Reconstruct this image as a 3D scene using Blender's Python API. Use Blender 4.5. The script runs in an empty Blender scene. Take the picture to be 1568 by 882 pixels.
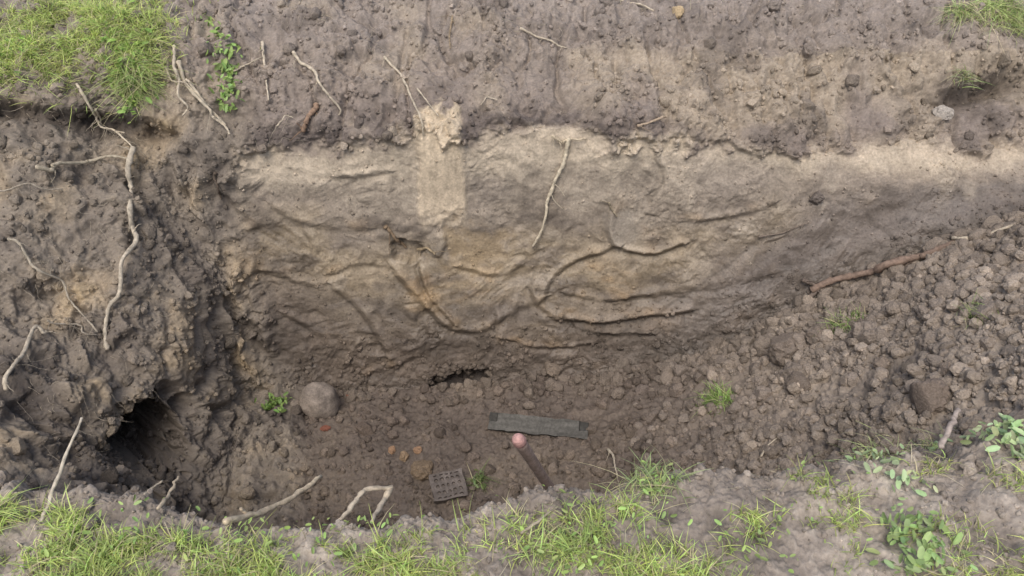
import bpy, math, numpy as np
from mathutils import Vector, Matrix
from mathutils.bvhtree import BVHTree
rng=np.random.default_rng(7)
# ------------------------------------------------------------------ image pixel helpers
# Rays from the camera at (0,0,1.6) through image pixels of the pit; with an
# estimated depth or height they give world coordinates.
EYE=np.array([0,0,1.6]); FL=1219.4
c_,s_=math.cos(math.radians(40)),math.sin(math.radians(40))
def ray(u,v):
    return np.array([(u-784)/FL, c_+s_*(441-v)/FL, -s_+c_*(441-v)/FL])
def at_y(u,v,y):
    d=ray(u,v); return EYE+d*(y/d[1])
def at_z(u,v,z):
    d=ray(u,v); return EYE+d*((z-1.6)/d[2])
def lin(c):
    c=np.asarray(c,dtype=np.float32)/255.
    return np.where(c<=.04045,c/12.92,((c+.055)/1.055)**2.4)
# ------------------------------------------------------------------ noise
TG=rng.normal(size=(256,3)).astype(np.float32); TG/=np.linalg.norm(TG,axis=1)[:,None]
def hsh(ix,iy,iz,k):
    h=(ix*np.uint32(73856093))^(iy*np.uint32(19349663))^(iz*np.uint32(83492791))^np.uint32((k*2654435761)&0xffffffff)
    h=(h^(h>>np.uint32(13)))*np.uint32(1274126177)
    return h^(h>>np.uint32(16))
def pn(P,seed=0):
    i=np.floor(P); f=(P-i).astype(np.float32); i=i.astype(np.int32).astype(np.uint32)
    w=f*f*f*(f*(f*6-15)+10); r=np.zeros(len(P),np.float32)
    for a in (0,1):
        for b in (0,1):
            for c in (0,1):
                g=TG[hsh(i[:,0]+np.uint32(a),i[:,1]+np.uint32(b),i[:,2]+np.uint32(c),seed)&np.uint32(255)]
                d=g[:,0]*(f[:,0]-a)+g[:,1]*(f[:,1]-b)+g[:,2]*(f[:,2]-c)
                ww=(w[:,0] if a else 1-w[:,0])*(w[:,1] if b else 1-w[:,1])*(w[:,2] if c else 1-w[:,2])
                r+=ww*d
    return r*1.6
def fbm(P,sc,octv,seed,gain=.5,bill=False):
    P=P.astype(np.float32); r=0;a=1.;t=0
    for o in range(octv):
        n=pn(P*np.float32(sc*2.03**o),seed+o*7)
        if bill: n=np.abs(n)*2-.6
        r=r+a*n; t+=a; a*=gain
    return r/t
def worley(P,seed):
    i=np.floor(P).astype(np.int32); f=(P-i).astype(np.float32); i=i.astype(np.uint32)
    best=np.full(len(P),9.,np.float32); sec=best.copy(); vec=np.zeros((len(P),3),np.float32); idh=np.zeros(len(P),np.uint32)
    for a in (-1,0,1):
        for b in (-1,0,1):
            for c in (-1,0,1):
                h=hsh(i[:,0]+np.uint32(a&0xffffffff),i[:,1]+np.uint32(b&0xffffffff),i[:,2]+np.uint32(c&0xffffffff),seed)
                k=np.float32(1/1023.)
                dx=f[:,0]-(a+(h&np.uint32(1023))*k); dy=f[:,1]-(b+((h>>np.uint32(10))&np.uint32(1023))*k); dz=f[:,2]-(c+((h>>np.uint32(20))&np.uint32(1023))*k)
                d=(dx*dx+dy*dy+dz*dz).astype(np.float32); m=d<best
                sec=np.where(m,best,np.minimum(sec,d)); best=np.where(m,d,best); idh=np.where(m,h,idh)
                vec[m,0]=dx[m];vec[m,1]=dy[m];vec[m,2]=dz[m]
    return np.sqrt(best),np.sqrt(sec),vec,idh
def sst(a,b,x):
    t=np.clip((x-a)/(b-a),0,1); return t*t*(3-2*t)
# ------------------------------------------------------------------ control grid
U=[-700,-300,0,90,180,270,360,480,620,784,950,1100,1250,1400,1568,1900,2300]
n=len(U)
by=lambda vs,ys:[at_y(u,v,y) for u,v,y in zip(U,vs,ys)]
bz=lambda vs,zs:[at_z(u,v,z) for u,v,z in zip(U,vs,zs)]
lipv=[730,735,748,752,757,785,800,806,802,772,742,722,722,705,660,600,570]
lip=bz(lipv,[0]*n); R3=bz([900]*n,[0.02]*n)
R7=bz([v+15 for v in lipv],[-.3,-.4,-.45,-.6,-.85,-1.2,-1.33,-1.33,-1.33,-1.3,-1.15,-.92,-.65,-.38,-.14,-.02,.0])
R8=by([690,690,690,695,700,690,690,690,690,680,665,640,600,550,500,450,430],[1.5,1.6,1.7,1.82,1.97,2.12,2.27,2.3,2.3,2.32,2.29,2.21,2.13,2.04,1.95,1.88,1.9])
R9=by([600,600,600,600,600,600,605,602,598,585,570,540,465,395,340,300,280],[1.6,1.75,1.9,2.0,2.13,2.3,2.58,2.7,2.7,2.72,2.72,2.7,2.75,2.8,2.75,2.6,2.6])
R10=by([500,500,500,500,500,500,510,515,512,500,490,470,410,355,315,280,262],[1.9,2.05,2.2,2.3,2.36,2.46,2.75,2.77,2.77,2.81,2.82,2.8,2.85,2.87,2.85,2.75,2.7])
R11=by([400,400,400,400,400,400,415,420,420,410,400,390,350,315,292,262,245],[2.2,2.3,2.42,2.5,2.56,2.73,2.85,2.87,2.88,2.93,2.93,2.91,2.93,2.95,2.93,2.85,2.8])
R12=by([290,290,290,290,300,310,315,315,315,310,300,290,277,272,268,240,225],[2.5,2.6,2.66,2.72,2.8,2.92,2.95,2.96,2.97,3.0,3.01,3.0,3.0,3.0,3.0,2.95,2.9])
R13=by([180,180,180,195,210,222,224,218,208,200,205,210,215,222,228,215,205],[2.8,2.85,2.9,2.95,3.0,3.03,3.03,3.05,3.05,3.06,3.08,3.1,3.1,3.1,3.1,3.05,3.0])
R14=by([100]*n,[3.0,3.0,3.05,3.07,3.12,3.2,3.27,3.3,3.34,3.36,3.38,3.38,3.38,3.38,3.38,3.3,3.25])
R15=by([0]*n,[3.55,3.55,3.6,3.6,3.62,3.68,3.7,3.7,3.72,3.74,3.75,3.75,3.75,3.75,3.72,3.65,3.6])
A=np.array
lipA=A(lip); R7A=A(R7)
gap=np.clip(R7A[:,1]-lipA[:,1],.01,None)
R5=lipA.copy(); R5[:,1]+=np.minimum(.05,gap*.2); R5[:,2]=R7A[:,2]*.35
R6=lipA.copy(); R6[:,1]+=np.minimum(.16,gap*.5); R6[:,2]=R7A[:,2]
def shift(R,y,z,k=1.0):
    r=A(R).copy(); r[:,0]*=k; r[:,1]=y; r[:,2]=z; return r
rows=[shift(R3,-60,-.05,1.2),shift(R3,-3,.0,1.2),shift(R3,.45,.01),A(R3),lipA,R5,R6,R7A,A(R8),A(R9),A(R10),A(R11),A(R12),A(R13),A(R14),A(R15),shift(R15,4.7,.38),shift(R15,60,.4)]
G=A(rows)
def outer(col,x1,x2):
    a=col.copy();a[:,0]=x1;a[4:16,2]=.08; b=a.copy(); b[:,0]=x2; return a,b
l1,l2=outer(G[:,0],-5.2,-60); r1,r2=outer(G[:,-1],5.2,60)
G=np.concatenate([l2[:,None],l1[:,None],G,r1[:,None],r2[:,None]],1)
def pchip(Y,axis,subs):
    Y=np.moveaxis(Y,axis,0); d=Y[1:]-Y[:-1]; m=np.zeros_like(Y)
    a,b=d[:-1],d[1:]; prod=a*b
    m[1:-1]=np.where(prod>0,2*prod/np.where(np.abs(a+b)<1e-9,1,(a+b)),0); m[0]=d[0];m[-1]=d[-1]
    out=[];par=[]
    for k,s in enumerate(subs):
        for t in np.arange(s)/s:
            h=(2*t**3-3*t*t+1)*Y[k]+(t**3-2*t*t+t)*m[k]+(-2*t**3+3*t*t)*Y[k+1]+(t**3-t*t)*m[k+1]
            out.append(h);par.append(k+t)
    out.append(Y[-1]);par.append(len(subs))
    return np.moveaxis(A(out),0,axis),A(par)
rs=[4,10,24,100,44,16,24,80,100,90,90,90,90,100,90,30,8]
cs=[3,8,24,90]+[int(w*.62) for w in np.diff(U)[2:-2]]+[90,24,8,3]
assert len(cs)==G.shape[1]-1,(len(cs),G.shape)
G1,qr=pchip(G,0,rs); G2,qc=pchip(G1,1,cs)
NR,NC=G2.shape[:2]
def normals(P):
    du=np.gradient(P,axis=1); dv=np.gradient(P,axis=0); nn=np.cross(du,dv); return nn/(np.linalg.norm(nn,axis=2)[:,:,None]+1e-12)
N=normals(G2).reshape(-1,3)
P=G2.reshape(-1,3).astype(np.float32)
Q=np.repeat(qr,NC).astype(np.float32); X,Y,Z=P[:,0].copy(),P[:,1].copy(),P[:,2].copy()
near=(np.abs(X)<4)&(Y>-1)&(Y<6)
Ps=P.copy()
S3v=lambda a,b,c:A([a,b,c],dtype=np.float32)
lo=fbm(Ps,1.7,3,11); mid=fbm(Ps,6,3,31); hi=fbm(Ps,22,3,51); vhi=fbm(Ps,85,3,71)
bil=fbm(Ps,14,4,91,.55,True)
warp=np.stack([fbm(Ps,5,2,101),fbm(Ps,5,2,111),fbm(Ps,5,2,121)],1)*.08
rnd=lambda H,k:(((H>>np.uint32(k))&np.uint32(255))/255.).astype(np.float32)
F1,F2,V1,H1=worley((Ps+warp)*S3v(8,8,11),5)
fe=sst(.0,.35,F2-F1)
facet=(V1[:,0]*(rnd(H1,0)-.5)+V1[:,2]*(rnd(H1,8)-.5))*1.4*fe
G1_,G2_,V2,H2=worley((Ps+warp*.9)*S3v(8,8,4.5),9)
se=sst(.0,.3,G2_-G1_)
slab=((V2[:,0]*(rnd(H2,0)-.5)*1.8+V2[:,2]*(rnd(H2,8)-.5)*.8)+(rnd(H2,16)-.3)*.5)*se
K1,K2,_,HK=worley((Ps+warp*.3)*38,15); crumb=np.sqrt(np.clip(1-K1*K1*1.3,0,1))*(.35+.65*rnd(HK,3))
K1b,_,_,HKb=worley((Ps+warp*.3)*80,16); crumb2=np.sqrt(np.clip(1-K1b*K1b*1.3,0,1))*(.35+.65*rnd(HKb,3))
Pb=Ps.copy(); Pb[:,0]+=.35*Z; Pb[:,1]-=.25*Z
fur=1-2.2*np.abs(fbm(Pb*S3v(1,1,.3),5,2,131)); fur2=1-2.2*np.abs(fbm(Pb*S3v(1,1,.4),15,2,141))
# spade scrapes on the back wall: every big patch was cut in its own direction
Fp,Fp2,Vp,Hp=worley((Ps+warp*1.2)*S3v(3.2,1.5,4.2),21)
pe=sst(.02,.3,Fp2-Fp)
ang=(rnd(Hp,4)-.5)*2.4+np.cos((X+.2)*1.5+math.pi/2)*.35+(Z+.7)*.2
uu=np.cos(ang)*X+np.sin(ang)*Z; vv=-np.sin(ang)*X+np.cos(ang)*Z+warp[:,0]*.25
stc=np.stack([uu*1.8,Y*2+rnd(Hp,12)*9,vv*13],1); streak=fbm(stc,1,3,151,.5)*pe
stc2=np.stack([uu*3,Y*2,vv*60],1); streak2=fbm(stc2,1,2,161)*pe
stm=sst(-.2,.25,fbm(Ps,3.1,2,165))
patchtilt=(Vp[:,0]*(rnd(Hp,16)-.5)+Vp[:,2]*(rnd(Hp,2)-.5))*pe
# region weights
leftedge=-1.02-.16*np.sin((Q-9)*.6)+mid*.06+hi*.03
bank=(1-sst(-.12,.05,X-leftedge))*sst(6.3,7,Q)*(1-sst(13.2,13.8,Q))
rightw=sst(.1,.7,X)
qb=Q+mid*.3+hi*.18+lo*.25+(facet*.5+mid*.35+.08)*rightw
wall=sst(8.95,9.2,qb-.1*rightw)*(1-sst(12.92,13.07,qb))*(1-bank)
top=sst(12.92,13.07,qb)*(1-bank)
floor=sst(5.6,6.2,Q)*(1-sst(8.95,9.2,qb-.1*rightw))*(1-bank)
nearg=1-sst(5,5.6,Q)
ramp=sst(.45,1.3,X)*floor
wx=lambda u:(u-784)*.00295
wz=lambda v:-.127-(v-215)*.0032
def dpoly(pts):
    pts=[(wx(u),wz(v)) for u,v in pts]
    best=np.full(len(X),9.,np.float32); sg=np.zeros(len(X),np.float32)
    for (a,b),(c,d) in zip(pts[:-1],pts[1:]):
        L=math.hypot(c-a,d-b); tx,tz=(c-a)/L,(d-b)/L
        t=np.clip((X-a)*tx+(Z-b)*tz,0,L); ex=X-a-t*tx; ez=Z-b-t*tz; dd=np.hypot(ex,ez)
        m=dd<best; best=np.where(m,dd,best); sg=np.where(m,np.sign(tx*ez-tz*ex),sg)
    return best,sg
scr=np.zeros(len(X),np.float32); rust=np.zeros(len(X),np.float32); line=np.zeros(len(X),np.float32)
def smooth(pts,k=2):
    for _ in range(k):
        o=[pts[0]]
        for a,b in zip(pts[:-1],pts[1:]):
            o+= [(a[0]*.75+b[0]*.25,a[1]*.75+b[1]*.25),(a[0]*.25+b[0]*.75,a[1]*.25+b[1]*.75)]
        o.append(pts[-1]); pts=o
    return pts
marks=[([(815,440),(840,470),(900,482),(980,475),(1070,455)],.026,.016),([(770,505),(810,520),(870,524),(915,515)],.022,.012),
 ([(595,395),(625,430),(660,470),(700,495),(740,492),(780,465),(832,448)],.022,.020),([(832,448),(850,410),(900,385),(950,370)],.016,.016),
 ([(945,300),(928,330),(940,372),(1000,385),(1050,365)],.022,.016),([(1050,330),(1120,322),(1180,300)],.011,.016),
 ([(420,300),(470,330),(560,335)],.010,.02),([(300,380),(400,390),(470,420)],.012,.02),([(540,560),(600,548),(650,520)],.014,.018),
 ([(950,450),(1050,430),(1180,400)],.010,.02),([(760,460),(760,510),(740,550)],.014,.014),([(270,340),(300,400),(345,480),(380,540),(430,590)],.020,.025),([(640,400),(650,440),(690,478)],.018,.012),
 ([(850,475),(930,500),(1010,495)],.012,.014),([(500,420),(560,470),(580,530)],.010,.02),([(830,400),(815,430),(822,455)],.016,.012),
 ([(1200,330),(1120,400),(1020,470),(900,545)],.008,.03),([(1380,320),(1250,370),(1120,460)],.007,.03),([(460,250),(520,262),(600,255)],.008,.015),([(1000,240),(1020,270),(1000,300)],.010,.016),
 ([(700,400),(760,420),(800,400)],.010,.014),([(870,440),(930,450),(1000,440)],.010,.012),([(500,400),(540,385),(590,395)],.009,.014),([(420,460),(480,500),(560,510)],.010,.018)]
midlow=fbm(Ps,5,1,171)
brk=.35+.65*sst(-.35,.25,fbm(Ps,4,2,181))
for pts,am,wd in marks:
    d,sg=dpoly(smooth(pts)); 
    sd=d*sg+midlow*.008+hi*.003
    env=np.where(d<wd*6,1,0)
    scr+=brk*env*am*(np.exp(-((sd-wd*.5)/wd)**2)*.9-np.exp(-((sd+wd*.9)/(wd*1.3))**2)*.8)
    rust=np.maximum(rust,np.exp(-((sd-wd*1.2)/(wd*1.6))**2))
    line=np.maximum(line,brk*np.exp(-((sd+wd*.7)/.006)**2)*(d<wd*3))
def box(u0,u1,v0,v1,e=.012,j=.02):
    jx=mid*j+hi*j*.6; xx=X+jx; zz=Z+jx
    return sst(wx(u0)-e,wx(u0)+e,xx)*(1-sst(wx(u1)-e,wx(u1)+e,xx))*sst(wz(v1)-e,wz(v1)+e,zz)*(1-sst(wz(v0)-e,wz(v0)+e,zz))
def blob(u,v,ru,rv,jj=.6,lo_=.6,hi_=1.0):
    return 1-sst(lo_,hi_,np.sqrt(((X-wx(u))/ru)**2+((Z-wz(v))/rv)**2)+mid*jj+hi*jj*.6)
isw=(Q>8.9)&(Q<14)
xs_=X+streak2*.006+mid*.02
slabm=sst(wx(644)-.015,wx(644)+.012,xs_)*(1-sst(wx(714)-.02,wx(714)+.012,xs_))*sst(wz(350),wz(300),Z+hi*.1)*(1-sst(wz(185),wz(176),Z+hi*.06+.25*np.abs(X-wx(675))))*isw
vscr=fbm(np.stack([X*45,Y*2,Z*2.5],1),1,2,900)
notch=blob(622,372,.075,.055)*isw; notch2=blob(668,360,.045,.07,.5)*isw
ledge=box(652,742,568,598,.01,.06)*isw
plate=blob(725,375,.16,.14,1.2,.3,1.2)*isw
smoothp=blob(962,330,.09,.13,.8,.4,1.1)*isw
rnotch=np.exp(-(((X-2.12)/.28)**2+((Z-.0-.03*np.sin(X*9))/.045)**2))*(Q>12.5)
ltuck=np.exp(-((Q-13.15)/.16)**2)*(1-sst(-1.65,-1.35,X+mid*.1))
disp=np.zeros(len(X),np.float32)
calm=1-.88*np.clip(slabm+smoothp+plate*.6,0,1)
rug=sst(-.05,.4,fbm(Ps,3.3,2,191))
rug2=.3+.9*sst(-.25,.25,fbm(Ps,4.2,2,193))
lowr=sst(10.4,9.3,Q); uppr=sst(11.6,12.3,Q)
disp+=lo*.03*near
disp+=wall*calm*((facet*.024+patchtilt*.04)*(1-.45*uppr)+mid*.020+hi*.0035+vhi*.0012+bil*(.002+.009*rug+.006*lowr)+(streak*.015+streak2*.0035)*stm+crumb2*.004*np.clip(rug*.8+lowr,0,1)+crumb*.005*lowr)+wall*scr*(Q>9)
gul=np.abs(fbm(Ps*S3v(1,.4,.4),4.5,3,700))
disp+=top*(lo*.07+mid*.06+rug2*(hi*.016+bil*.024+crumb*.010+crumb2*.005)+vhi*.003+facet*.07-sst(.12,0,gul)*.025)
edge=np.exp(-((qb-13.05)/.12)**2)*(1-bank); disp+=edge*(.010+bil*.022)
disp+=bank*(fur*.040+fur2*.010+slab*.085+mid*.06+vhi*.003+rug2*(hi*.012+bil*.020+crumb2*.005+crumb*.006))
disp+=floor*(mid*.03+hi*.014+crumb*.018+crumb2*.005+vhi*.002)
disp+=ramp*(mid*.02+crumb*.012)
disp+=nearg*(mid*.024+hi*.012+bil*.009+vhi*.003+crumb2*.006+crumb*.008*sst(-.15,.25,lo+mid))
lipr=np.exp(-((Q-4)/.35)**2); disp+=lipr*(mid*.03+bil*.02)
disp+=slabm*(.014+vscr*.003)-notch*.05+notch2*.02-ledge*.10-rnotch*.12-ltuck*.09
disp*=np.where(near,1,.3)
PN=P+N*disp[:,None]
cen=A([-1.40,1.97,-.90],dtype=np.float32)
dv=(PN-cen)/A([.20,.25,.24],dtype=np.float32); dd=np.linalg.norm(dv,axis=1)+mid*.3+hi*.15
hol=1-sst(.4,1.0,dd)
PN=PN+hol[:,None]*A([-.6,.6,-.2],dtype=np.float32)
# soil colour by stratum, plus shade painted into grooves and undercuts
W=lambda w:w[:,None]
cn=fbm(Ps,3,4,201); cn2=fbm(Ps*S3v(1,1,2.4),9,3,221)
def ramp1(x,xs,cols):
    cl=lin(cols); return np.stack([np.interp(x,xs,cl[:,k]) for k in range(3)],1)
bowl=.7*sst(-.7,-1.15,X)
h=Q+cn*.65+hi*.06+streak*.4*stm-bowl
h2=Q+cn*.55+hi*.15+mid*.3
b_=sst(12,12.3,Q); h=h*(1-b_)+h2*b_
wc=ramp1(h,[9,9.5,10.2,10.8,11.2,11.6,12.2,12.55,12.95,13.2],[(86,79,73),(93,85,78),(104,96,86),(118,108,92),(130,120,104),(122,114,104),(132,124,113),(152,143,129),(160,150,135),(136,127,115)])
gr=ramp1(h2,[9,10.5,11.5,12.0,12.5,12.95,13.25],[(90,85,80),(97,91,87),(104,98,93),(130,121,110),(156,146,131),(164,153,138),(138,128,117)])
t=sst(.1,.75,X-(Q-9)*.27+cn*.5)[:,None]; wc=wc*(1-t)+gr*t
och=(sst(.1,.55,cn2*.5+cn*.8+mid*.3)*(1-np.abs(h-10.9)/1.3).clip(0,1))[:,None]*.42*(1-t*.7)
wc=wc*(1-och)+lin((146,122,88))*och
drk=(sst(-.02,.3,fbm(Ps*S3v(1,1,2.2),4,3,241)+streak*.3)*.6)[:,None]*(1-sst(11.6,12.4,h)[:,None])
wc=wc*(1-drk)+lin((80,74,69))*drk
pal=(sst(.1,.4,fbm(Ps,6,3,251)+streak*.3)*.4*sst(9.8,10.8,Q))[:,None]; wc=wc*(1-pal)+lin((146,138,126))*pal
ru=W(rust*sst(-.05,.4,cn+mid*.6+streak*.3)*.28*sst(12.2,11.6,Q))*(1-t*.8); wc=wc*(1-ru)+lin((142,118,84))*ru
fm=(rnd(Hp,4)*.2+.90)[:,None]; wc=wc*fm*(1+(streak2*.22+streak*.28)*stm)[:,None]
wc=wc*(1+np.clip(scr,-.03,.02)*7)[:,None]*(1-.35*line)[:,None]  # painted shading: scrape grooves darkened, their ridges lightened
gsm=sst(-.1,.4,fbm(Ps,2.6,3,281))*sst(12.95,12.4,Q)*sst(11.5,12.1,Q); gsm=W(gsm*.55); wc=wc*(1-gsm)+lin((116,109,103))*gsm
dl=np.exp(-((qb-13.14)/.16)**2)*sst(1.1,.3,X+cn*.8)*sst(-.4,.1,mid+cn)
tc=ramp1(Q+cn*.3,[13,13.3,14,14.6,15.2],[(106,98,93),(111,103,98),(121,113,106),(117,110,105),(126,119,114)])
sandy=(sst(.0,.45,fbm(Ps,2.4,3,261)+.55*np.exp(-((X-.85)/.5)**2-((Z-.05)/.12)**2)+.35*sst(.5,1.6,X)*(Q<14.2))*.55)[:,None]; tc=tc*(1-sandy)+lin((146,136,120))*sandy
dkt=(sst(.05,.4,fbm(Ps,5,3,271))*.55)[:,None]; tc=tc*(1-dkt)+lin((86,80,76))*dkt
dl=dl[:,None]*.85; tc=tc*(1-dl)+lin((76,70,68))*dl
bc=ramp1(cn*1.3+slab*.5+fur*.12+.06*(Z+.5),[-.6,-.2,.2,.55,.9],[(66,61,58),(94,88,82),(112,105,96),(136,124,106),(148,132,104)])
fc=ramp1(cn+lo*.5,[-.6,0,.6],[(73,66,61),(86,78,72),(102,93,83)])
rc=ramp1(cn+hi*.4,[-.6,0,.6],[(100,93,86),(116,108,100),(130,121,111)])
fc=fc*(1-ramp[:,None])+rc*ramp[:,None]
nc=ramp1(cn+hi*.4+mid*.4,[-.6,0,.6],[(98,92,87),(122,115,108),(148,141,133)])
cw=sst(12.8,13.2,qb+cn*.5)*(1-bank)            # colours blend more gently than the relief
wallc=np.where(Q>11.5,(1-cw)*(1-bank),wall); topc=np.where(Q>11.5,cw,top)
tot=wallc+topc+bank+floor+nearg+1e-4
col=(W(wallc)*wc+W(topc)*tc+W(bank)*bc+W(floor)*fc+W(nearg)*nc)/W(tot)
sm=W(slabm*.92); col=col*(1-sm)+lin((168,156,137))*W(1+vscr*.3+hi*.08)*sm
pm=W(plate*.6); col=col*(1-pm)+lin((144,128,101))*pm
pm=W(smoothp*.7); col=col*(1-pm)+lin((134,128,119))*pm
lm=W(ledge); col=col*(1-lm)+lin((62,56,53))*lm  # shade of the recess under the ledge painted into the colour
lm=W(np.clip(rnotch+ltuck,0,1)*.8); col=col*(1-lm)+lin((58,52,48))*lm  # overhang shadow painted dark in the left undercut and right notch
col*=W(1+vhi*.3+hi*.3)*1.42
col*=A([1.02,1.0,.955],dtype=np.float32)
lum=col.mean(1,keepdims=True); col=lum+(col-lum)*.92
col=np.clip(col,.01,.8)
wet=np.clip(wall*sst(12.4,11.2,Q)*(.5+.8*stm)+floor*.35*(1-ramp)+bank*.35*rnd(H2,3)+smoothp*.4,0,1)
rough=.92-.42*wet+hi*.15
def mkmesh(name,V,F,cols=None,smooth_=True,mat=None,alpha=None):
    me=bpy.data.meshes.new(name); V=np.asarray(V,np.float32); F=np.asarray(F,np.int32)
    me.vertices.add(len(V)); me.vertices.foreach_set("co",V.ravel())
    me.loops.add(F.size); me.loops.foreach_set("vertex_index",F.ravel())
    me.polygons.add(len(F)); me.polygons.foreach_set("loop_start",np.arange(len(F),dtype=np.int32)*F.shape[1])
    me.polygons.foreach_set("loop_total",np.full(len(F),F.shape[1],np.int32))
    me.polygons.foreach_set("use_smooth",np.full(len(F),smooth_))
    me.update(calc_edges=True)
    if cols is not None:
        at=me.color_attributes.new("Col",'FLOAT_COLOR','POINT'); c4=np.ones((len(V),4),np.float32); c4[:,:3]=cols
        if alpha is not None: c4[:,3]=alpha
        at.data.foreach_set("color",c4.ravel())
    ob=bpy.data.objects.new(name,me); bpy.context.collection.objects.link(ob)
    if mat: me.materials.append(mat)
    return ob
def mat_attr(name,rough=.95,n1=120,b1=.35,dist=.004,var=.35,spec=.25,ra=False):
    m=bpy.data.materials.new(name); m.use_nodes=True; nt=m.node_tree; bs=nt.nodes["Principled BSDF"]
    at=nt.nodes.new("ShaderNodeAttribute"); at.attribute_name="Col"
    tc=nt.nodes.new("ShaderNodeTexCoord"); nz=nt.nodes.new("ShaderNodeTexNoise"); nz.inputs["Scale"].default_value=n1; nz.inputs["Detail"].default_value=4; nz.inputs["Roughness"].default_value=.6
    nt.links.new(tc.outputs["Object"],nz.inputs["Vector"])
    mr=nt.nodes.new("ShaderNodeMapRange"); mr.inputs[1].default_value=.3; mr.inputs[2].default_value=.7; mr.inputs[3].default_value=1-var; mr.inputs[4].default_value=1+var
    nt.links.new(nz.outputs["Fac"],mr.inputs[0])
    mx=nt.nodes.new("ShaderNodeVectorMath"); mx.operation='SCALE'; nt.links.new(at.outputs["Color"],mx.inputs[0]); nt.links.new(mr.outputs[0],mx.inputs["Scale"])
    nt.links.new(mx.outputs[0],bs.inputs["Base Color"])
    bp=nt.nodes.new("ShaderNodeBump"); bp.inputs["Strength"].default_value=b1; bp.inputs["Distance"].default_value=dist
    nt.links.new(nz.outputs["Fac"],bp.inputs["Height"]); nt.links.new(bp.outputs[0],bs.inputs["Normal"])
    bs.inputs["Roughness"].default_value=rough; bs.inputs["Specular IOR Level"].default_value=spec
    if ra: nt.links.new(at.outputs["Alpha"],bs.inputs["Roughness"])
    return m
soil=mat_attr("soil",.85,110,.5,.006,.18,.4,True)
ii=np.arange(NR*NC).reshape(NR,NC)
F=np.stack([ii[:-1,:-1],ii[:-1,1:],ii[1:,1:],ii[1:,:-1]],-1).reshape(-1,4)
ground=mkmesh("ground",PN,F,col,True,soil,rough)
PG=PN.reshape(NR,NC,3); NG=normals(PG)
cr=PG[::4,::4]; nr,nc_=cr.shape[:2]; jj=np.arange(nr*nc_).reshape(nr,nc_)
FF=np.stack([jj[:-1,:-1],jj[:-1,1:],jj[1:,1:],jj[1:,:-1]],-1).reshape(-1,4)
bvh=BVHTree.FromPolygons(cr.reshape(-1,3).tolist(),FF.tolist())
def on(u,v,off=0.):
    d=Vector(ray(u,v)); h=bvh.ray_cast(Vector(EYE),d.normalized())
    if h[0] is None: return Vector(at_z(u,v,0)),Vector((0,0,1))
    nn=h[1]
    if nn.dot(d)>0: nn=-nn
    return h[0]+nn*off,nn
# ------------------------------------------------------------------ clods
import bmesh
def ico(sub):
    bm=bmesh.new(); bmesh.ops.create_icosphere(bm,subdivisions=sub,radius=1); V=A([v.co[:] for v in bm.verts],dtype=np.float32); Fc=A([[v.index for v in f.verts] for f in bm.faces],dtype=np.int32); bm.free(); return V,Fc
def clodshapes(sub,k,rough=1.):
    V,Fc=ico(sub); o=[]
    for i in range(k):
        off=rng.uniform(-50,50,3)
        r=1+.38*fbm(V+off,1.1,2,i+300)*rough+.16*fbm(V+off,3.2,2,i+400)*rough
        if sub>=3: r+=.09*fbm(V+off,8,2,i+500)
        W_=V*r[:,None]*rng.uniform(.7,1.15,3)
        for _ in range(4):
            nn=rng.normal(size=3); nn/=np.linalg.norm(nn); dd_=W_@nn; lim=rng.uniform(.55,.8); W_=W_-np.outer(np.clip(dd_-lim,0,None)*.85,nn)
        o.append(W_)
    return o,Fc
S2=clodshapes(2,14); S3=clodshapes(3,16); S4=clodshapes(4,10)
def rotm(k):
    q=rng.normal(size=(k,4)); q/=np.linalg.norm(q,axis=1)[:,None]; w,x,y,z=q.T
    return np.stack([1-2*(y*y+z*z),2*(x*y-z*w),2*(x*z+y*w),2*(x*y+z*w),1-2*(x*x+z*z),2*(y*z-x*w),2*(x*z-y*w),2*(y*z+x*w),1-2*(x*x+y*y)],1).reshape(k,3,3)
def scatter(name,pos,rad,cols,shapes,smooth_):
    sh,Fc=shapes; k=len(pos); nv=len(sh[0]); R=rotm(k); sel=rng.integers(0,len(sh),k); SH=A(sh)[sel]
    V=np.einsum('kij,kvj->kvi',R,SH)*rad[:,None,None]+pos[:,None,:]
    Fs=(Fc[None]+(np.arange(k)*nv)[:,None,None]).reshape(-1,3)
    return V.reshape(-1,3),Fs,np.repeat(cols,nv,0)
NGf=NG.reshape(-1,3); colf=col
vis=near&(X>-2.6)&(X<3.2)&(Y>.6)&(Y<4.4)
du=np.linalg.norm(np.gradient(PG,axis=1),axis=2)*np.linalg.norm(np.gradient(PG,axis=0),axis=2); area=du.ravel()
def pick(w,k):
    p=w*area*vis; p=p/p.sum(); return rng.choice(len(p),k,p=p)
clump=np.clip(.5+mid*1.2+lo*.6,0.02,2)*(1-hol)
basepile=np.exp(-((Q-8.9)/.28)**2)*(X>-.9)*(1-bank)
upfl=np.clip(NGf[:,2],0,1)
parts=[]
def add(w,k,r0,r1,shapes,sink=.25,bright=1.0,pw=2.5,tint=None):
    idx=pick(w,k); r=r0*(r1/r0)**(rng.random(k)**pw)
    pos=PN[idx]+NGf[idx]*(r*(1-2*sink)*.6)[:,None]+rng.normal(size=(k,3))*r0*.3
    c=colf[idx]*(bright*rng.uniform(.72,1.28,k))[:,None]
    if tint is not None: c=c*.4+lin(tint)*1.35*.6*rng.uniform(.72,1.28,k)[:,None]
    parts.append(scatter("",pos,r,c,shapes,False))
add(ramp*clump,4400,.006,.028,S3,.2,1.12,1.6,(122,114,105))
add(ramp*clump,7000,.003,.008,S2,.25,1.05,1.5,(120,112,103))
add(floor*clump*(Q>6.6),3200,.006,.032,S3,.22,1.14,2.0)
add(floor*clump*(Q>6.6),6000,.003,.008,S2,.25,1.12)
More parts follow.
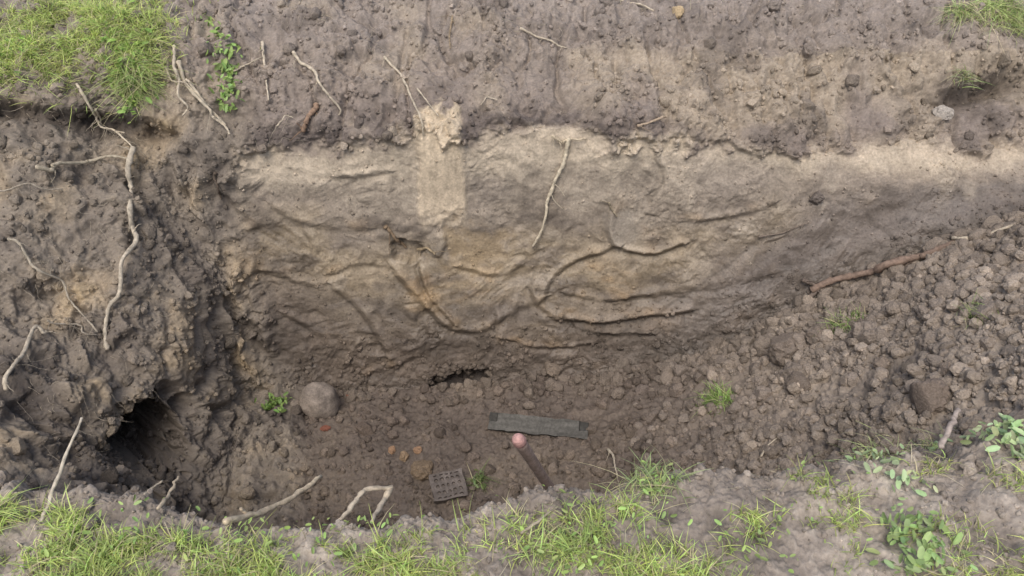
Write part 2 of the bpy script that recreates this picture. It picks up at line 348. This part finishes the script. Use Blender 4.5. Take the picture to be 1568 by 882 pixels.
add(basepile*(1+X.clip(-.5,1.5)),1300,.010,.042,S3,.25,1.12,1.7,(106,98,89))
add(ramp*clump,190,.025,.05,S4,.3,1.05,1.5,(116,108,100))
add(top*clump*(Q<15.6),6500,.003,.014,S2,.3,1.05,2.2)
add(top*clump*(Q<15.6),700,.01,.035,S3,.4,1.0,2.5)
add(bank*clump,6000,.003,.014,S2,.3,1.0,2.2)
add(bank*clump,600,.01,.035,S3,.4,1.0,2)
add(nearg*clump*(Q>2.8),7500,.002,.009,S2,.3,1.05,2)
add(nearg*clump*(Q>3.2),700,.006,.02,S3,.3,1.0,2)
add(wall*upfl*clump,3000,.002,.008,S2,.3,1.05,2)
add(wall*lowr*clump,1500,.003,.016,S3,.35,1.0,2)
for (u,v,r,c) in [(1205,540,.085,(114,105,96)),(1225,590,.05,(109,100,91)),(1310,480,.04,(116,107,97)),(1430,610,.06,(114,104,95)),(560,660,.045,(100,90,82)),(645,722,.055,(118,104,87)),(620,700,.03,(136,118,97)),(845,565,.045,(116,106,95)),(1000,640,.035,(110,101,93)),(1035,600,.035,(110,101,93)),(905,660,.03,(104,95,86)),(1250,303,.035,(105,98,92)),(1440,178,.045,(158,152,144)),(1037,22,.03,(176,158,128)),(985,600,.035,(108,99,92)),(1060,625,.03,(104,96,88)),(1320,500,.03,(124,114,104)),(1250,520,.05,(116,107,98)),(1450,570,.035,(122,112,102)),(1350,560,.03,(122,112,102)),(600,690,.02,(144,118,95)),(640,690,.022,(140,115,93)),(790,650,.02,(100,90,82)),(820,662,.012,(104,94,86)),(750,650,.016,(104,94,86)),(900,672,.015,(108,98,90))]:
    p,nn=on(u,v,.3*r)
    parts.append(scatter("",A([p[:]]),A([r]),A([lin(c)*1.15]),S4,False))
off=0;VV=[];FFc=[];CCo=[]
for v,f,c in parts: VV.append(v);FFc.append(f+off);CCo.append(c);off+=len(v)
clodm=mat_attr("clod_soil",.95,160,.7,.005,.3)
mkmesh("soil_clods",np.concatenate(VV),np.concatenate(FFc),np.concatenate(CCo),False,clodm)
# ------------------------------------------------------------------ tubes
def cat(pts,rad,step=6):
    pts=[A(p[:],dtype=float) for p in pts]; pts=[2*pts[0]-pts[1]]+pts+[2*pts[-1]-pts[-2]]; rr=[rad[0]]+list(rad)+[rad[-1]]; o=[];ro=[]
    for k in range(1,len(pts)-2):
        for t in np.arange(step)/step:
            p0,p1,p2,p3=pts[k-1:k+3]
            o.append(.5*(2*p1+(p2-p0)*t+(2*p0-5*p1+4*p2-p3)*t*t+(3*p1-p0-3*p2+p3)*t**3)); ro.append(rr[k]*(1-t)+rr[k+1]*t)
    o.append(pts[-2]);ro.append(rr[-2]); return A(o),A(ro)
def tube(pts,rad,sides=8,wob=.0,step=6,rough=.12):
    p,r=cat(pts,rad,step); p=p+rng.normal(size=p.shape)*wob; r=r*(1+rng.normal(size=len(r))*rough)
    T=np.gradient(p,axis=0); T/=np.linalg.norm(T,axis=1)[:,None]+1e-9
    ref=A([.3,.5,.8]); a=np.cross(T,ref); a/=np.linalg.norm(a,axis=1)[:,None]+1e-9; b=np.cross(T,a)
    th=np.arange(sides)/sides*2*math.pi
    V=p[:,None]+r[:,None,None]*(a[:,None]*np.cos(th)[None,:,None]+b[:,None]*np.sin(th)[None,:,None])
    V=V.reshape(-1,3); k=len(p); i=np.arange(k-1)[:,None]*sides; j=np.arange(sides)[None]; j2=(j+1)%sides
    Fq=np.stack([i+j,i+j2,i+sides+j2,i+sides+j],-1).reshape(-1,4)
    V=np.concatenate([V,[p[0]-T[0]*r[0]*.4],[p[-1]+T[-1]*r[-1]*.4]]); e0=len(V)-2
    caps=[[e0,(jj_+1)%sides,jj_] for jj_ in range(sides)]+[[e0+1,(k-1)*sides+jj_,(k-1)*sides+(jj_+1)%sides] for jj_ in range(sides)]
    return V,Fq,A(caps)
def join(name,tubes,cols,mat):
    V=[];Fl=[];Cl=[];o=0
    for (v,fq,ft),c in zip(tubes,cols):
        V.append(v); Fl+= (fq+o).tolist()+(ft+o).tolist(); Cl.append(np.tile(lin(c),(len(v),1))*rng.uniform(.85,1.15,(len(v),1))); o+=len(v)
    V=np.concatenate(V); me=bpy.data.meshes.new(name); me.from_pydata(V.tolist(),[],Fl); me.polygons.foreach_set("use_smooth",[True]*len(Fl))
    at=me.color_attributes.new("Col",'FLOAT_COLOR','POINT'); c4=np.ones((len(V),4),np.float32); c4[:,:3]=np.concatenate(Cl); at.data.foreach_set("color",c4.ravel())
    me.materials.append(mat); ob=bpy.data.objects.new(name,me); bpy.context.collection.objects.link(ob); return ob
rootm=mat_attr("root_bark",.85,60,.5,.002,.35)
def root(px,w,c=(176,163,140),off=.012,name="tree_root",taper=.5,hairs=3):
    q=[px[0]]
    for a_,b_ in zip(px[:-1],px[1:]):
        L=math.hypot(b_[0]-a_[0],b_[1]-a_[1]); j=L*.035
        q+=[((a_[0]+b_[0])/2+rng.normal()*j,(a_[1]+b_[1])/2+rng.normal()*j),b_]
    px=q; pts=[];rad=[]
    pn_=[on(u,v) for u,v in px]; ps=[a for a,b in pn_]; ns=[b for a,b in pn_]
    for k,(u,v) in enumerate(px):
        p=ps[k]+ns[k]*off*rng.uniform(.6,1.5)
        if 0<k<len(px)-1:
            m_=(ps[k-1]+ps[k+1])/2
            if (m_-Vector(EYE)).length<(p-Vector(EYE)).length-.01: p=p.lerp(m_,.6)
        dist=(p-Vector(EYE)).length; t=k/(len(px)-1)
        pts.append(p); rad.append(w/FL*dist*.5*(1-(1-taper)*t)*rng.uniform(.85,1.15))
    tb=[tube(pts,rad,8,.0008)]; cl=[c]
    for _ in range(hairs):
        k=rng.integers(0,len(pts)-1); p=pts[k].lerp(pts[k+1],rng.random()); L=rng.uniform(.03,.09); d=Vector(rng.normal(size=3)); d.y-=.3; d.normalize()
        q=[p,p+d*L*.5+Vector((0,0,-.01)),p+d*L+Vector((rng.normal()*.015,-.005,-.02-.02*rng.random()))]
        tb.append(tube(q,[rad[k]*.4,rad[k]*.25,rad[k]*.12],5,.001)); cl.append(tuple(.9*x for x in c))
    return join(name,tb,cl,rootm)
P1=(188,178,159)
root([(590,90),(610,115),(630,155),(650,207)],4.8,P1,.018)
root([(640,135),(672,175)],2.6,P1,.018,hairs=1)
root([(695,28),(688,55),(692,75)],3,(150,135,112))
root([(800,45),(840,65),(868,75)],3.5,P1,.018)
root([(400,68),(405,100),(412,155)],4.4,P1,.025)
root([(450,85),(480,110),(505,150),(525,178)],5,P1,.02)
root([(488,162),(475,178),(462,198)],9,(142,120,102),.018,taper=.7)
root([(262,75),(275,110),(283,150),(285,178)],5,P1,.035)
root([(270,100),(300,150),(325,185),(357,212)],6,P1,.035)
root([(288,120),(310,160),(345,200)],3.5,P1,.035)
root([(245,110),(290,145),(340,190)],2.5,P1,.035,hairs=5)
root([(425,190),(440,175),(450,182)],2.5,P1,.02); root([(360,110),(385,100),(402,92)],2.5,P1,.02); root([(760,155),(745,150),(735,160)],2,P1)
root([(200,228),(203,290),(198,350),(190,410),(172,470),(150,540)],7,(180,171,154),.035,taper=.8,hairs=5)
root([(50,260),(90,255),(140,245),(200,235)],6,(172,163,144),.035)
root([(120,140),(150,175),(175,205),(200,228)],4,P1,.035,hairs=8)
root([(870,212),(862,250),(845,290),(835,330),(815,375)],6.8,(200,190,168),.018)
root([(843,205),(860,216),(870,212),(898,210)],4.5,(190,178,155),.02)
root([(970,190),(1000,186),(1018,182)],5,(168,152,132),.02)
root([(588,345),(605,362),(622,378)],7,(128,112,92),.012); root([(640,378),(655,378),(668,388)],5,(150,136,112),.012)
root([(925,8),(960,5),(1000,20)],4,P1,.02,hairs=6)
root([(1240,442),(1290,432),(1340,422),(1400,405),(1470,380)],11,(132,115,103),.042,taper=.8,name="thick_root",hairs=2)
root([(1225,425),(1245,435),(1262,440)],7,(112,102,94),.03); root([(1235,455),(1255,442),(1275,437)],7,(112,102,94),.03)
root([(1470,380),(1500,365),(1568,345)],5.5,P1,.035)
root([(0,600),(20,560),(55,520),(75,505)],7,(180,171,154),.035)
root([(10,370),(50,400),(85,430),(120,460),(150,500)],4,(166,158,142),.04,hairs=14)
root([(150,165),(160,190),(190,215)],3,P1,.03,hairs=8)
root([(0,290),(40,285),(90,295)],3,(156,148,134),.03,hairs=6)
root([(75,490),(110,500),(150,520)],3,(156,148,134),.03,hairs=8)
root([(930,695),(940,715),(948,735)],4,P1,.03)
root([(1170,705),(1190,675)],3,P1,.02,hairs=1)
root([(1160,360),(1200,355),(1235,340)],3,(120,110,100))
root([(332,262),(335,285),(338,305)],4,(95,85,75)); root([(932,308),(942,330)],4,(150,140,120))
def stick(pts,w,c,name="dead_stick",taper=.7,extra=()):
    rad=[w*.5*(1-(1-taper)*k/(len(pts)-1)) for k in range(len(pts))]
    tb=[tube([Vector(p) for p in pts],rad,9,.0015,rough=.13)]; cl=[c]
    for e,we in extra: tb.append(tube([Vector(p) for p in e],[we*.5,we*.4,we*.25][:len(e)],7,.001)); cl.append(c)
    return join(name,tb,cl,rootm)
stick([at_y(57,818,1.03),at_y(75,770,1.10),at_y(100,700,1.19),at_y(127,640,1.27)],.010,(190,182,166),taper=.6)
stick([at_y(345,798,1.04),at_y(400,783,1.13),at_y(450,760,1.22),at_y(492,728,1.32)],.016,(194,180,156),extra=[([at_y(378,788,1.1),at_y(368,778,1.1)],.009)])
stick([at_y(518,800,1.06),at_y(545,768,1.13),at_y(560,750,1.17),at_y(600,747,1.2)],.012,(188,176,156),taper=.9,extra=[([at_y(598,748,1.2),at_y(585,770,1.15),at_y(568,800,1.06)],.017)])
stick([at_y(243,778,1.07),at_y(260,755,1.13),at_y(273,730,1.18)],.009,(170,158,138))
stick([at_y(205,770,1.1),at_y(228,752,1.14),at_y(252,734,1.18)],.006,(165,156,139))
stick([at_z(798,817,.03),at_z(835,790,.04),at_y(876,760,1.15)],.007,(165,156,138))
stick([at_y(1440,686,1.25),at_y(1454,655,1.30),at_y(1466,628,1.35)],.016,(164,153,145),taper=.8)
tb=[];cl=[]
for k in range(460):
    if k<260: u,v=rng.uniform(0,250),rng.uniform(130,720)
    elif k<370: u,v=rng.uniform(230,760),rng.uniform(20,215)
    else: u,v=rng.uniform(760,1568),rng.uniform(5,200)
    p,nn=on(u,v,.006); L=rng.uniform(.03,.13); d=Vector((rng.normal()*.7,-.25,-.9*rng.random()-.1)).normalized()
    q=[p]
    for m in range(3): d=(d+Vector(rng.normal(size=3)*.4)).normalized(); q.append(q[-1]+d*L/3)
    w=rng.uniform(.0005,.0012); tb.append(tube(q,[w,w*.8,w*.6,w*.3],4,.0008,4)); cl.append((168,159,143))
join("rootlets",tb,cl,rootm)
# ------------------------------------------------------------------ objects
V,Fc=ico(5); r=1+.16*fbm(V,1.1,2,803)+.03*fbm(V,5,3,810)
V=V*r[:,None]*A([.094,.084,.102]); p,nn=on(492,628,.0)
cc=lin((136,127,118))*(1+.4*fbm(V,60,3,820)[:,None]+.6*fbm(V,12,2,830)[:,None]); 
mkmesh("round_stone",V+A([p.x,p.y,p.z+.065]),Fc,cc,True,mat_attr("stone",.8,140,.6,.003,.25))
def slabobj(name,L,Wd,T,nx,ny,cfun,zfun,mat):
    xs=np.linspace(-L/2,L/2,nx);ys=np.linspace(-Wd/2,Wd/2,ny); gx,gy=np.meshgrid(xs,ys); 
    top_=np.stack([gx,gy,zfun(gx,gy)+T/2],-1).reshape(-1,3); bot=np.stack([gx,gy,np.full_like(gx,-T/2)],-1).reshape(-1,3)
    V=np.concatenate([top_,bot]); m=nx*ny; ix=np.arange(m).reshape(ny,nx)
    q=np.stack([ix[:-1,:-1],ix[:-1,1:],ix[1:,1:],ix[1:,:-1]],-1).reshape(-1,4); qb=(q+m)[:,::-1]
    ring=list(ix[0,:])+list(ix[1:,-1])+list(ix[-1,-2::-1])+list(ix[-2:0:-1,0]); sd=[[ring[k],ring[k-1],ring[k-1]+m,ring[k]+m] for k in range(len(ring))]
    V=V+A([1.5,1.2,.5])*.007*np.stack([fbm(V,14,3,s) for s in (1,2,3)],1)
    return mkmesh(name,V,np.concatenate([q,qb,A(sd)]),cfun(V),False,mat)
pm_=mat_attr("wet_dark_wood",.75,90,.6,.003,.3,.2)
pl=slabobj("weathered_plank",.46,.078,.03,90,16,lambda V:lin((92,91,87))*(1+.6*fbm(V*A([1,6,6]),8,3,850)[:,None])*np.where(V[:,2:3]<.008,.5,1),lambda x,y:-.02*(np.abs(x)>.19)*(y>.0)*.5,pm_)
a,_=on(752,652,.0); b,_=on(897,664,.0)
ctr=(a+b)/2+Vector((0,-.0,.026)); xd=(b-a).normalized(); xd.z-=.03; xd.normalize(); yd=Vector((0,.86,.45)); yd=(yd-xd*yd.dot(xd)).normalized(); zd=xd.cross(yd)
pl.matrix_world=Matrix.Translation(ctr)@Matrix((xd,yd,zd)).transposed().to_4x4()
def holes(x,y):
    gx=(x/.024); gy=(y/.026); d=np.hypot(gx-np.round(gx),gy-np.round(gy)); inside=(np.abs(x)<.062)&(np.abs(y)<.05)
    return np.where((d<.3)&inside,-.010,0)
ti=slabobj("perforated_tile",.145,.12,.03,110,90,lambda V:lin((112,105,100))*(1+.6*fbm(V,30,3,860)[:,None]),holes,mat_attr("tile_clay",.9,150,.5,.002,.25))
p,nn=on(686,752,.015); ti.matrix_world=Matrix.Translation(p+Vector((0,0,.026)))@Matrix.Rotation(math.radians(14),4,'Z')@Matrix.Rotation(math.radians(18),4,'X')
for u,v,r,c in [(540,608,.03,(134,94,78)),(497,657,.022,(126,84,70))]:
    p,nn=on(u,v,.01); v_,f_,c_c=scatter("",A([p[:]]),A([r]),A([lin(c)]),S4,False); mkmesh("brick_fragment",(v_-A(p[:]))*A([1.2,.6,.45])+A(p[:]),f_,c_c,False,clodm)
p0=Vector(at_y(793,672,1.75)); p1=Vector(at_y(845,752,1.90)); dr=(p1-p0).normalized(); p2=p0+dr*.86
tb=tube([p0+dr*.03,p0+dr*.25,p0+dr*.5,p2],[.0225,.0205,.020,.020],20,.0,10,.012)
tip=tube([p0-dr*.012,p0-dr*.006,p0+dr*.003,p0+dr*.018,p0+dr*.032],[.010,.018,.0225,.0245,.0235],20,.0,6,.005)
join("wooden_pole",[tb,tip],[(162,146,138),(192,154,149)],mat_attr("worn_wood",.7,70,.5,.002,.3,.3))
# ------------------------------------------------------------------ vegetation
def bladeset(base,nrm,L,wd,lean,cols):
    k=len(base); seg=4; ts=np.arange(seg+1)/seg
    az=rng.uniform(0,2*math.pi,k); h_=np.stack([np.cos(az),np.sin(az),0*az],1)
    up=nrm+rng.normal(size=(k,3))*.3; up/=np.linalg.norm(up,axis=1)[:,None]
    side=np.cross(up,h_); side/=np.linalg.norm(side,axis=1)[:,None]+1e-9
    V=[]
    for t in ts:
        c=base+up*(L*t*(1-.25*lean*t))[:,None]+h_*(L*lean*t*t)[:,None]-A([0,0,1])*(L*lean*.45*t**2.5)[:,None]
        w=(wd*(1-t**1.6)*.5+.00015)[:,None]; V+= [c-side*w,c+side*w]
    V=np.stack(V,1).reshape(-1,3); m=2*(seg+1)
    f=A([[2*i,2*i+1,2*i+3,2*i+2] for i in range(seg)]); Fb=(f[None]+(np.arange(k)*m)[:,None,None]).reshape(-1,4)
    g=np.tile(np.repeat(.75+.4*ts,2),k)[:,None]
    return V,Fb,np.repeat(cols,m,0)*g
def leafset(base,nrm,R,cols):
    k=len(base); m=9; th=np.arange(8)/8*2*math.pi; nn=nrm+rng.normal(size=(k,3))*.5; nn/=np.linalg.norm(nn,axis=1)[:,None]
    a=np.cross(nn,rng.normal(size=(k,3))); a/=np.linalg.norm(a,axis=1)[:,None]; b=np.cross(nn,a)
    rad=1+.12*np.cos(2*th); V=[base-nn*(R*.12)[:,None]]
    for t,r_ in zip(th,rad): V.append(base+(a*math.cos(t)*1.3+b*math.sin(t)*.7)*(R*r_)[:,None]+nn*(R*.3*math.sin(t)**2-R*.2*math.cos(t))[:,None])
    V=np.stack(V,1).reshape(-1,3); f=A([[0,1+i,1+(i+1)%8] for i in range(8)]); Fb=(f[None]+(np.arange(k)*m)[:,None,None]).reshape(-1,3)
    return V,Fb,np.repeat(cols,m,0)
def grasscol(k,dry=.12,base=(118,150,58)):
    c=lin(base)*rng.uniform(.55,1.25,(k,1))*rng.uniform(.9,1.1,(k,3)); d=rng.random(k)<dry; c[d]=lin((210,202,162))*rng.uniform(.7,1.1,(d.sum(),1)); return c
def leafmat(name):
    m=mat_attr(name,.5,60,.1,.001,.12,.45); nt=m.node_tree; bs=nt.nodes["Principled BSDF"]; out=nt.nodes["Material Output"]
    tr=nt.nodes.new("ShaderNodeBsdfTranslucent"); mx=nt.nodes.new("ShaderNodeMixShader"); mx.inputs[0].default_value=.3
    at=[n_ for n_ in nt.nodes if n_.type=='ATTRIBUTE'][0]; nt.links.new(at.outputs["Color"],tr.inputs[0]); nt.links.new(bs.outputs[0],mx.inputs[1]); nt.links.new(tr.outputs[0],mx.inputs[2]); nt.links.new(mx.outputs[0],out.inputs[0]); return m
gm=leafmat("grass_blades"); lm_=leafmat("weed_leaves")
gn=fbm(Ps,5,3,600); gn2=fbm(Ps,1.8,2,610)
T1,T2,_,HT=worley(Ps*S3v(26,26,26),33); tuft=np.exp(-(T1/.38)**2)*(rnd(HT,5)>.25)+.12
def grassfrom(w,k,l0,l1,wd,name,lean=.6,dry=.12,base=(196,216,130)):
    p=w*area*near; p=p/p.sum(); idx=rng.choice(len(p),k,p=p); b=PN[idx]+rng.normal(size=(k,3))*A([.005,.005,0])
    L=l0+(l1-l0)*rng.random(k)**1.6; L*=.6+.8*rnd(HT[idx],9)
    cc=grasscol(k,dry,base)*(.75+.5*rnd(HT[idx],14))[:,None]
    v,f,c=bladeset(b,NGf[idx]*.5+A([0,0,.6]),L,wd*rng.uniform(.6,1.3,k),lean*rng.uniform(.2,1.6,k),cc)
    return mkmesh(name,v,f,c,True,gm)
yl=np.interp(X,lipA[:,0],lipA[:,1])
inx=(X>-1.5)&(X<1.7)
gl=sst(.05,.10,yl-Y-gn*.08)*(1-sst(-.42,-.28,X))*sst(-.2,.12,gn+.12)
gmid=sst(.02,.08,yl-Y-gn*.06)*sst(-.42,-.3,X)*(1-sst(.28,.42,X+(Y-1)*.5))*sst(-.1,.25,gn+.08)
gr_=sst(.25,.4,X)*sst(-.05,.25,gn)*.35*sst(0.0,.04,yl-Y)
mask=(gl+gmid*.8+gr_)*(Q<4)*(Y>.72)*inx
grassfrom(mask*tuft,22000,.015,.065,.0027,"verge_grass",.8,.18)
grassfrom((Y<.72)*(Y>-3)*(Q<4)*(.2+sst(-.2,.2,gn2)),7000,.03,.07,.005,"lawn_grass",.8)
def ph(u,v): 
    p,_=on(u,v); return A(p[:])
def radm(p,r): return np.exp(-(((PN-p)**2).sum(1))/(r*r))
mk=sum(radm(ph(u,v),r) for u,v,r in [(60,40,.22),(140,20,.22),(20,95,.15),(190,30,.14),(205,95,.09),(215,60,.1),(90,60,.15)])*(Q>13.3)
grassfrom(mk*tuft*sst(-.5,.0,gn),12000,.03,.085,.0033,"bank_grass",.9,.2,(200,218,132))
mk=sum(w*radm(ph(u,v),r) for u,v,r,w in [(205,140,.05,1),(215,115,.06,1),(1475,22,.05,.8),(1530,20,.07,1),(1475,118,.025,.5),(1568,30,.06,1)])*(Q>12)
grassfrom(mk,2300,.04,.09,.003,"hanging_grass",1.3,.3,(188,208,136))
for u,v,r,k,b in [(1100,612,.045,480,(156,186,106)),(1295,495,.045,180,(152,178,108)),(1500,482,.03,110,(152,178,108)),(735,738,.03,60,(130,146,90)),(1475,118,.02,60,(185,195,155)),(1000,738,.05,200,(178,198,136)),(1345,700,.05,200,(186,202,144)),(1430,690,.04,90,(186,202,144)),(860,850,.05,150,(180,202,126))]:
    grassfrom(radm(ph(u,v),r)*(Q>3.2),k,.03,.085,.0030,"grass_tuft",.9,.15,b)
def weed(lst,name,base=(112,148,66)):
    Vs=[];Fs=[];Cs=[];o=0
    for u,v,r,k,R in lst:
        m=radm(ph(u,v),r)*area; p=m/m.sum(); idx=rng.choice(len(p),k,p=p); b=PN[idx]+NGf[idx]*rng.uniform(.004,.03,(k,1))+A([0,0,.008])
        cols=lin(base)*rng.uniform(.6,1.35,(k,1))*rng.uniform(.9,1.1,(k,3))
        v_,f_,c_=leafset(b,NGf[idx]*.4+A([0,-.3,.6]),R*rng.uniform(.4,1.2,k),cols); Vs.append(v_);Fs.append(f_+o);Cs.append(c_);o+=len(v_)
    return mkmesh(name,np.concatenate(Vs),np.concatenate(Fs),np.concatenate(Cs),True,lm_)
weed([(345,80,.04,40,.011),(348,110,.04,50,.013),(352,145,.04,45,.012),(335,55,.03,16,.011),(350,165,.03,18,.010),(320,38,.03,10,.01)],"hanging_weed",(156,184,110))
weed([(200,75,.06,90,.013),(205,120,.06,120,.013),(200,155,.04,60,.012),(160,40,.1,70,.011),(30,80,.12,60,.009)],"clover",(148,182,96))
weed([(425,622,.05,80,.011)],"nettle_seedling",(124,152,82))
weed([(735,738,.035,35,.009)],"nettle_seedling",(112,130,84))
weed([(1335,705,.05,34,.009),(1385,745,.04,26,.009),(1440,692,.035,30,.010)],"broadleaf_weed",(174,194,148))
weed([(1525,672,.045,44,.011),(1560,700,.035,32,.012),(1550,660,.03,24,.010)],"broadleaf_weed",(176,198,150))
weed([(1395,820,.04,38,.009),(1415,850,.05,44,.010),(1375,795,.04,16,.009),(1400,872,.05,36,.010)],"broadleaf_weed",(158,184,124))
weed([(150,860,.12,90,.006),(500,850,.15,110,.006),(900,830,.12,110,.006),(1150,850,.1,40,.006),(1000,740,.05,22,.006),(350,850,.1,40,.006),(1250,800,.2,50,.005)],"clover",(164,192,116))
k=2000; w=(nearg*(Q>3)*(Q<4.4)*sst(-.2,.3,gn2)*inx+.25*top*(Q>14.5)+4*radm(ph(1350,725),.07))*area*near; p=w/w.sum(); idx=rng.choice(len(p),k,p=p)
az=rng.uniform(0,6.28,k); nn=np.stack([np.cos(az),np.sin(az),.12+0*az],1)
v,f,c=bladeset(PN[idx]+NGf[idx]*.003,nn,rng.uniform(.02,.07,k),np.full(k,.0018),rng.uniform(0,.3,k),np.tile(lin((205,197,170)),(k,1))*rng.uniform(.6,1.1,(k,1)))
mkmesh("dry_straw",v,f,c,True,gm)
# ------------------------------------------------------------------ light, sky, camera
w=bpy.data.worlds.new("World"); bpy.context.scene.world=w; w.use_nodes=True; nt=w.node_tree
sky=nt.nodes.new("ShaderNodeTexSky"); sky.sky_type='NISHITA'; sky.sun_disc=False
el,az=math.radians(60),math.radians(195)
sky.sun_elevation=el; sky.sun_rotation=az; sky.dust_density=5; sky.air_density=1.0
bg=nt.nodes["Background"]; bg.inputs[1].default_value=.15; nt.links.new(sky.outputs[0],bg.inputs[0])
sd=bpy.data.lights.new("sun",'SUN'); sd.energy=1.45; sd.angle=math.radians(28); sd.color=(1,.94,.87)
so=bpy.data.objects.new("sun",sd); bpy.context.collection.objects.link(so)
dirv=Vector((math.sin(az)*math.cos(el),math.cos(az)*math.cos(el),math.sin(el))); so.rotation_euler=dirv.to_track_quat('Z','Y').to_euler(); so.location=dirv*20
cam=bpy.data.cameras.new("camera"); co=bpy.data.objects.new("camera",cam); bpy.context.collection.objects.link(co)
co.location=(0,0,1.6); co.rotation_euler=(math.radians(50),0,0); cam.lens=28; cam.clip_start=.05; cam.clip_end=300; bpy.context.scene.camera=co
sc=bpy.context.scene; sc.view_settings.view_transform='Standard'; sc.view_settings.look='None'; sc.view_settings.exposure=0
